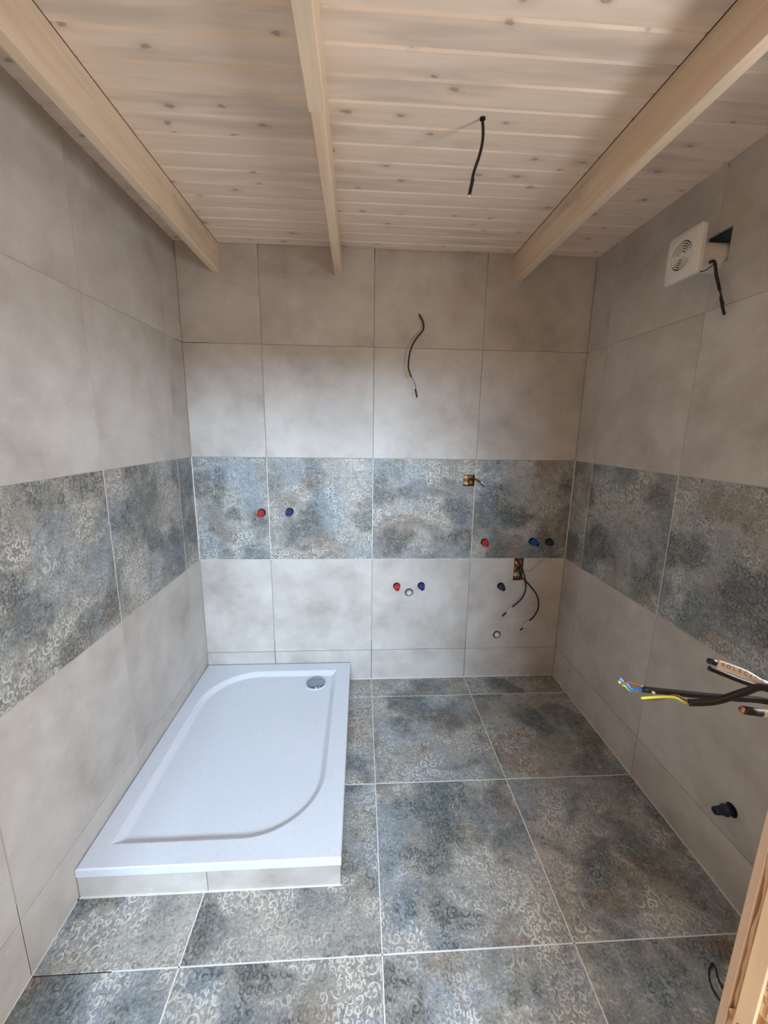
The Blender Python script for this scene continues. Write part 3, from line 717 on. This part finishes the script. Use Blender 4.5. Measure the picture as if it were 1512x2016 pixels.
cable('black cable hanging down from the board ceiling', [
    ('sheath', CP['ceil_cable'], 0.0046, 'black'), ('end_sleeve', CP['ceil_tip'], 0.0056, 'black'), ('core_wire', CP['ceil_core'], 0.0045, 'wire_white'),
    ('entry_hole', [(0.2935, -0.905, 2.4825), (0.2935, -0.905, 2.4775)], 0.0085, 'hole')])
cable('shorter black cable with bared end hanging from the rectangular recess', [
    ('sheath', CP['boxA'], 0.0046, 'black'), ('core_wire', CP['boxA_core'], 0.0020, 'wire_white'), ('end_sleeve', CP['boxA_sleeve'], 0.0046, 'black')])
cable('longer black cable curving right out of the rectangular recess', [
    ('sheath', CP['boxB'], 0.0046, 'black'), ('core_wire', CP['boxB_core'], 0.0030, 'wire_white'), ('end_sleeve', CP['boxB_sleeve'], 0.0046, 'black')])
cable('thin beige string looping from the rectangular recess towards the right corner', [('strand', CP['string'], 0.0014, 'grout_grey')], 'string', 'string')
cable('short black cable with a bared white end bending out of the small recess', [
    ('sheath', CP['sock'], 0.0042, 'black'), ('core_wire', CP['sock_core'], 0.0032, 'wire_white'), ('end_sleeve', [(x, y+0.004, z-0.006) for x, y, z in CP['sock_core']], 0.0028, 'black')])
# ------------------------------------------------------------------ extractor fan on the right wall
fan = thing('extractor_fan', 'white square extractor fan with round grille sticking out of the right wall', 'fan', (XR, -0.80, 2.17))
PX, PY, PZ, PW = 1.055, -0.812, 2.172, 0.0775
fm = axes((PX, PY, PZ), (0, -1, 0), (0, 0, 1), (-1, 0, 0))
# bowed square cover with a round opening
b = bmesh.new(); N_ = 48; rin = 0.046
def sq(t, h):
    c, s_ = math.cos(t), math.sin(t); k = h/max(abs(c), abs(s_)); return c*k, s_*k
lv = []
for frac, z in ((0.0, 0.0105), (0.25, 0.0115), (0.6, 0.0095), (0.9, 0.0055), (1.0, 0.0025)):
    ring = []
    for k in range(N_):
        t = 2*math.pi*(k+0.5)/N_; ox, oy = sq(t, PW); ix, iy = rin*math.cos(t), rin*math.sin(t)
        rad = math.hypot(ox, oy)/PW
        ring.append(b.verts.new((ix+(ox-ix)*frac, iy+(oy-iy)*frac, z-0.004*max(0, rad-1.0)*frac)))
    lv.append(ring)
rb = [b.verts.new((v.co.x, v.co.y, -0.010)) for v in lv[-1]]; lv.append(rb)
ri = [b.verts.new((v.co.x, v.co.y, -0.010)) for v in lv[0]]
for A_, B_ in zip(lv[:-1], lv[1:]):
    for k in range(N_): b.faces.new((A_[k], A_[(k+1) % N_], B_[(k+1) % N_], B_[k]))
for k in range(N_):
    b.faces.new((ri[k], ri[(k+1) % N_], lv[0][(k+1) % N_], lv[0][k])); b.faces.new((rb[k], rb[(k+1) % N_], ri[(k+1) % N_], ri[k]))
rel(link('cover', bm_mesh('cover', b), M['white_plastic'], fan, fm), fan)
rel(link('back_disc', bm_mesh('back_disc', lathe_bm([(0, -0.006), (0.047, -0.006), (0.047, -0.002), (0, -0.002)], 32)), M['dark_plastic'], fan, fm), fan)
for r_ in (0.0395, 0.0325, 0.0255, 0.0185):
    rel(link('grille_ring', bm_mesh('grille_ring', lathe_bm([(r_-0.0016, 0.000), (r_-0.0016, 0.0095), (r_+0.0016, 0.0095), (r_+0.0016, 0.0), (r_-0.0016, 0.000)], 40)), M['white_plastic'], fan, fm), fan)
rel(link('grille_hub', bm_mesh('grille_hub', lathe_bm([(0.0, 0.010), (0.012, 0.0098), (0.0128, 0.0)], 24)), M['white_plastic'], fan, fm), fan)
for k, (w0, w1) in enumerate(((0, 0.020), (math.radians(180), 0.010))):
    b = bmesh.new(); seg_ = 10
    a0, a1 = math.radians(-32), math.radians(14)      # the closed sector of the grille
    if k: a0, a1 = math.radians(165), math.radians(215)
    V = []
    for z in (0.001, 0.0088):
        V.append([[b.verts.new((r_*math.cos(a0+(a1-a0)*i/seg_), r_*math.sin(a0+(a1-a0)*i/seg_), z)) for i in range(seg_+1)] for r_ in (0.012, 0.0445)])
    for i in range(seg_):
        b.faces.new((V[1][0][i], V[1][1][i], V[1][1][i+1], V[1][0][i+1])); b.faces.new((V[0][0][i], V[0][0][i+1], V[0][1][i+1], V[0][1][i]))
        b.faces.new((V[0][1][i], V[0][1][i+1], V[1][1][i+1], V[1][1][i])); b.faces.new((V[0][0][i], V[1][0][i], V[1][0][i+1], V[0][0][i+1]))
    for i in (0, seg_): b.faces.new((V[0][0][i], V[0][1][i], V[1][1][i], V[1][0][i]))
    rel(link('grille_vane', bm_mesh('grille_vane', b), M['white_plastic'], fan, fm), fan)
rel(link('duct', bm_mesh('duct', lathe_bm([(0.0, -0.009), (0.048, -0.009), (0.048, -0.060), (0.0465, -0.062), (0.0465, -0.19), (0.0, -0.19)], 36), False), M['white_plastic'], fan, fm @ Matrix.Translation((-0.026, 0.006, 0))), fan)
cable('black fan cable dangling under the extractor fan', [
    ('sheath', CP['fan_cable'], 0.0050, 'black'), ('bared_cores', CP['fan_core'], 0.0026, 'joint_dark'), ('end_sleeve', CP['fan_sleeve'], 0.0046, 'black'),
    ('white_core', CP['fan_core'][1:], 0.0022, 'wire_white')])
cable('thin dark wire running along the bottom of the fan housing', [('strand', CP['fan_wire'], 0.0016, 'black')], 'fan_wire', 'wire')

# ------------------------------------------------------------------ cables sticking out beside the doorway
END = [(0.545, -1.87, 1.212), (0.60, -1.935, 1.205), (0.63, -1.996, 1.205)]
def shift(d): return [(x+d[0], y+d[1]*0.6, z+d[2]) for x, y, z in END]
def cableg(label, parts): return cable(label, parts, group='loose cables sticking out beside the doorway')
k1 = cableg('printed white cable with a black taped tip, uppermost beside the doorway', [
    ('sheath', CP['k1']+shift((0.0, 0.03, 0.006)), 0.0050, 'wire_white'), ('tip', CP['k1_tip'], [0.0040, 0.0046], 'black')])
k2 = cableg('black cable with a white stripe directly under the printed white cable', [
    ('sheath', CP['k2']+shift((0.004, 0.02, -0.006)), 0.0036, 'black'), ('stripe', [(x, y-0.001, z+0.002) for x, y, z in CP['k2w']], 0.0022, 'wire_white')])
k3 = cableg('straight black cable ending in twisted blue, brown and yellow-green wires', [
    ('sheath', CP['k3']+shift((0.004, 0.03, -0.026)), 0.0045, 'black'), ('blue_wire', CP['k3_blue'], 0.0020, 'wire_blue'), ('brown_wire', CP['k3_brown'], 0.0020, 'wire_brown'),
    ('earth_wire', CP['k3_yellow'], 0.0020, 'wire_green'), ('scuff', [(0.3655, -1.7885, 1.1823), (0.3690, -1.7890, 1.1800)], 0.0018, 'wire_white')])
k4 = cableg('curved black cable crossing in front with a long yellow-green wire', [
    ('sheath', CP['k4']+shift((-0.01, -0.02, 0.012)), 0.0048, 'black'), ('earth_wire', CP['k4_yellow'], 0.0018, 'wire_green'), ('brown_wire', CP['k4_brown'], 0.0016, 'wire_brown')])
k5 = cableg('white cable stub with a black sleeve, lowest beside the doorway', [
    ('end_sleeve', CP['k5'], 0.0052, 'black'), ('sheath', CP['k5w']+[(0.52, -1.90, 1.195), (0.60, -1.996, 1.185)], 0.0048, 'wire_white'), ('tip', CP['k5c'], 0.0042, 'copper')])
# hand-written letters on the printed cable, read upwards from the wall
def letters(parent, text, pts, size, m):
    P = [Vector(p_) for p_ in pts]; L = [0]
    for p_, q in zip(P[:-1], P[1:]): L.append(L[-1] + (q-p_).length)
    camp = Vector((-0.0676, -2.2939, 1.5563))
    for k, ch in enumerate(text):
        s_ = 0.006 + k*size*0.95
        i = max(j for j in range(len(L)) if L[j] <= s_); i = min(i, len(P)-2)
        f = (s_-L[i])/(L[i+1]-L[i]); c = P[i].lerp(P[i+1], f); d = (P[i+1]-P[i]).normalized()
        nrm = Vector((-0.70, -0.55, 0.45)); nrm = (nrm - d*nrm.dot(d)).normalized(); up = nrm.cross(d)
        cu = bpy.data.curves.new('letter', 'FONT'); cu.body = ch; cu.size = size; cu.extrude = 0.0001; cu.align_x = 'CENTER'; cu.align_y = 'CENTER'
        tmp = bpy.data.objects.new('letter_tmp', cu); COL.objects.link(tmp)
        dg = bpy.context.evaluated_depsgraph_get(); me = bpy.data.meshes.new_from_object(tmp.evaluated_get(dg))
        bpy.data.objects.remove(tmp)
        o = link('letter', me, None, parent, axes(c + nrm*0.0051, d, up, nrm)); me.materials.clear(); me.materials.append(m); rel(o, parent)
letters(k1, 'KOLBCLNO', CP['k1'], 0.0066, M['wire_brown'])

# a loop of thin black wire on the floor by the doorway
cable('thin black wire loop lying on the dark floor tile by the doorway', [('strand', [(x, y, 0.0028) for x, y, z in CP['floor_wire']]+[(CP['floor_wire'][0][0], CP['floor_wire'][0][1], 0.0028)], 0.0022, 'black')], 'wire_loop', 'wire')
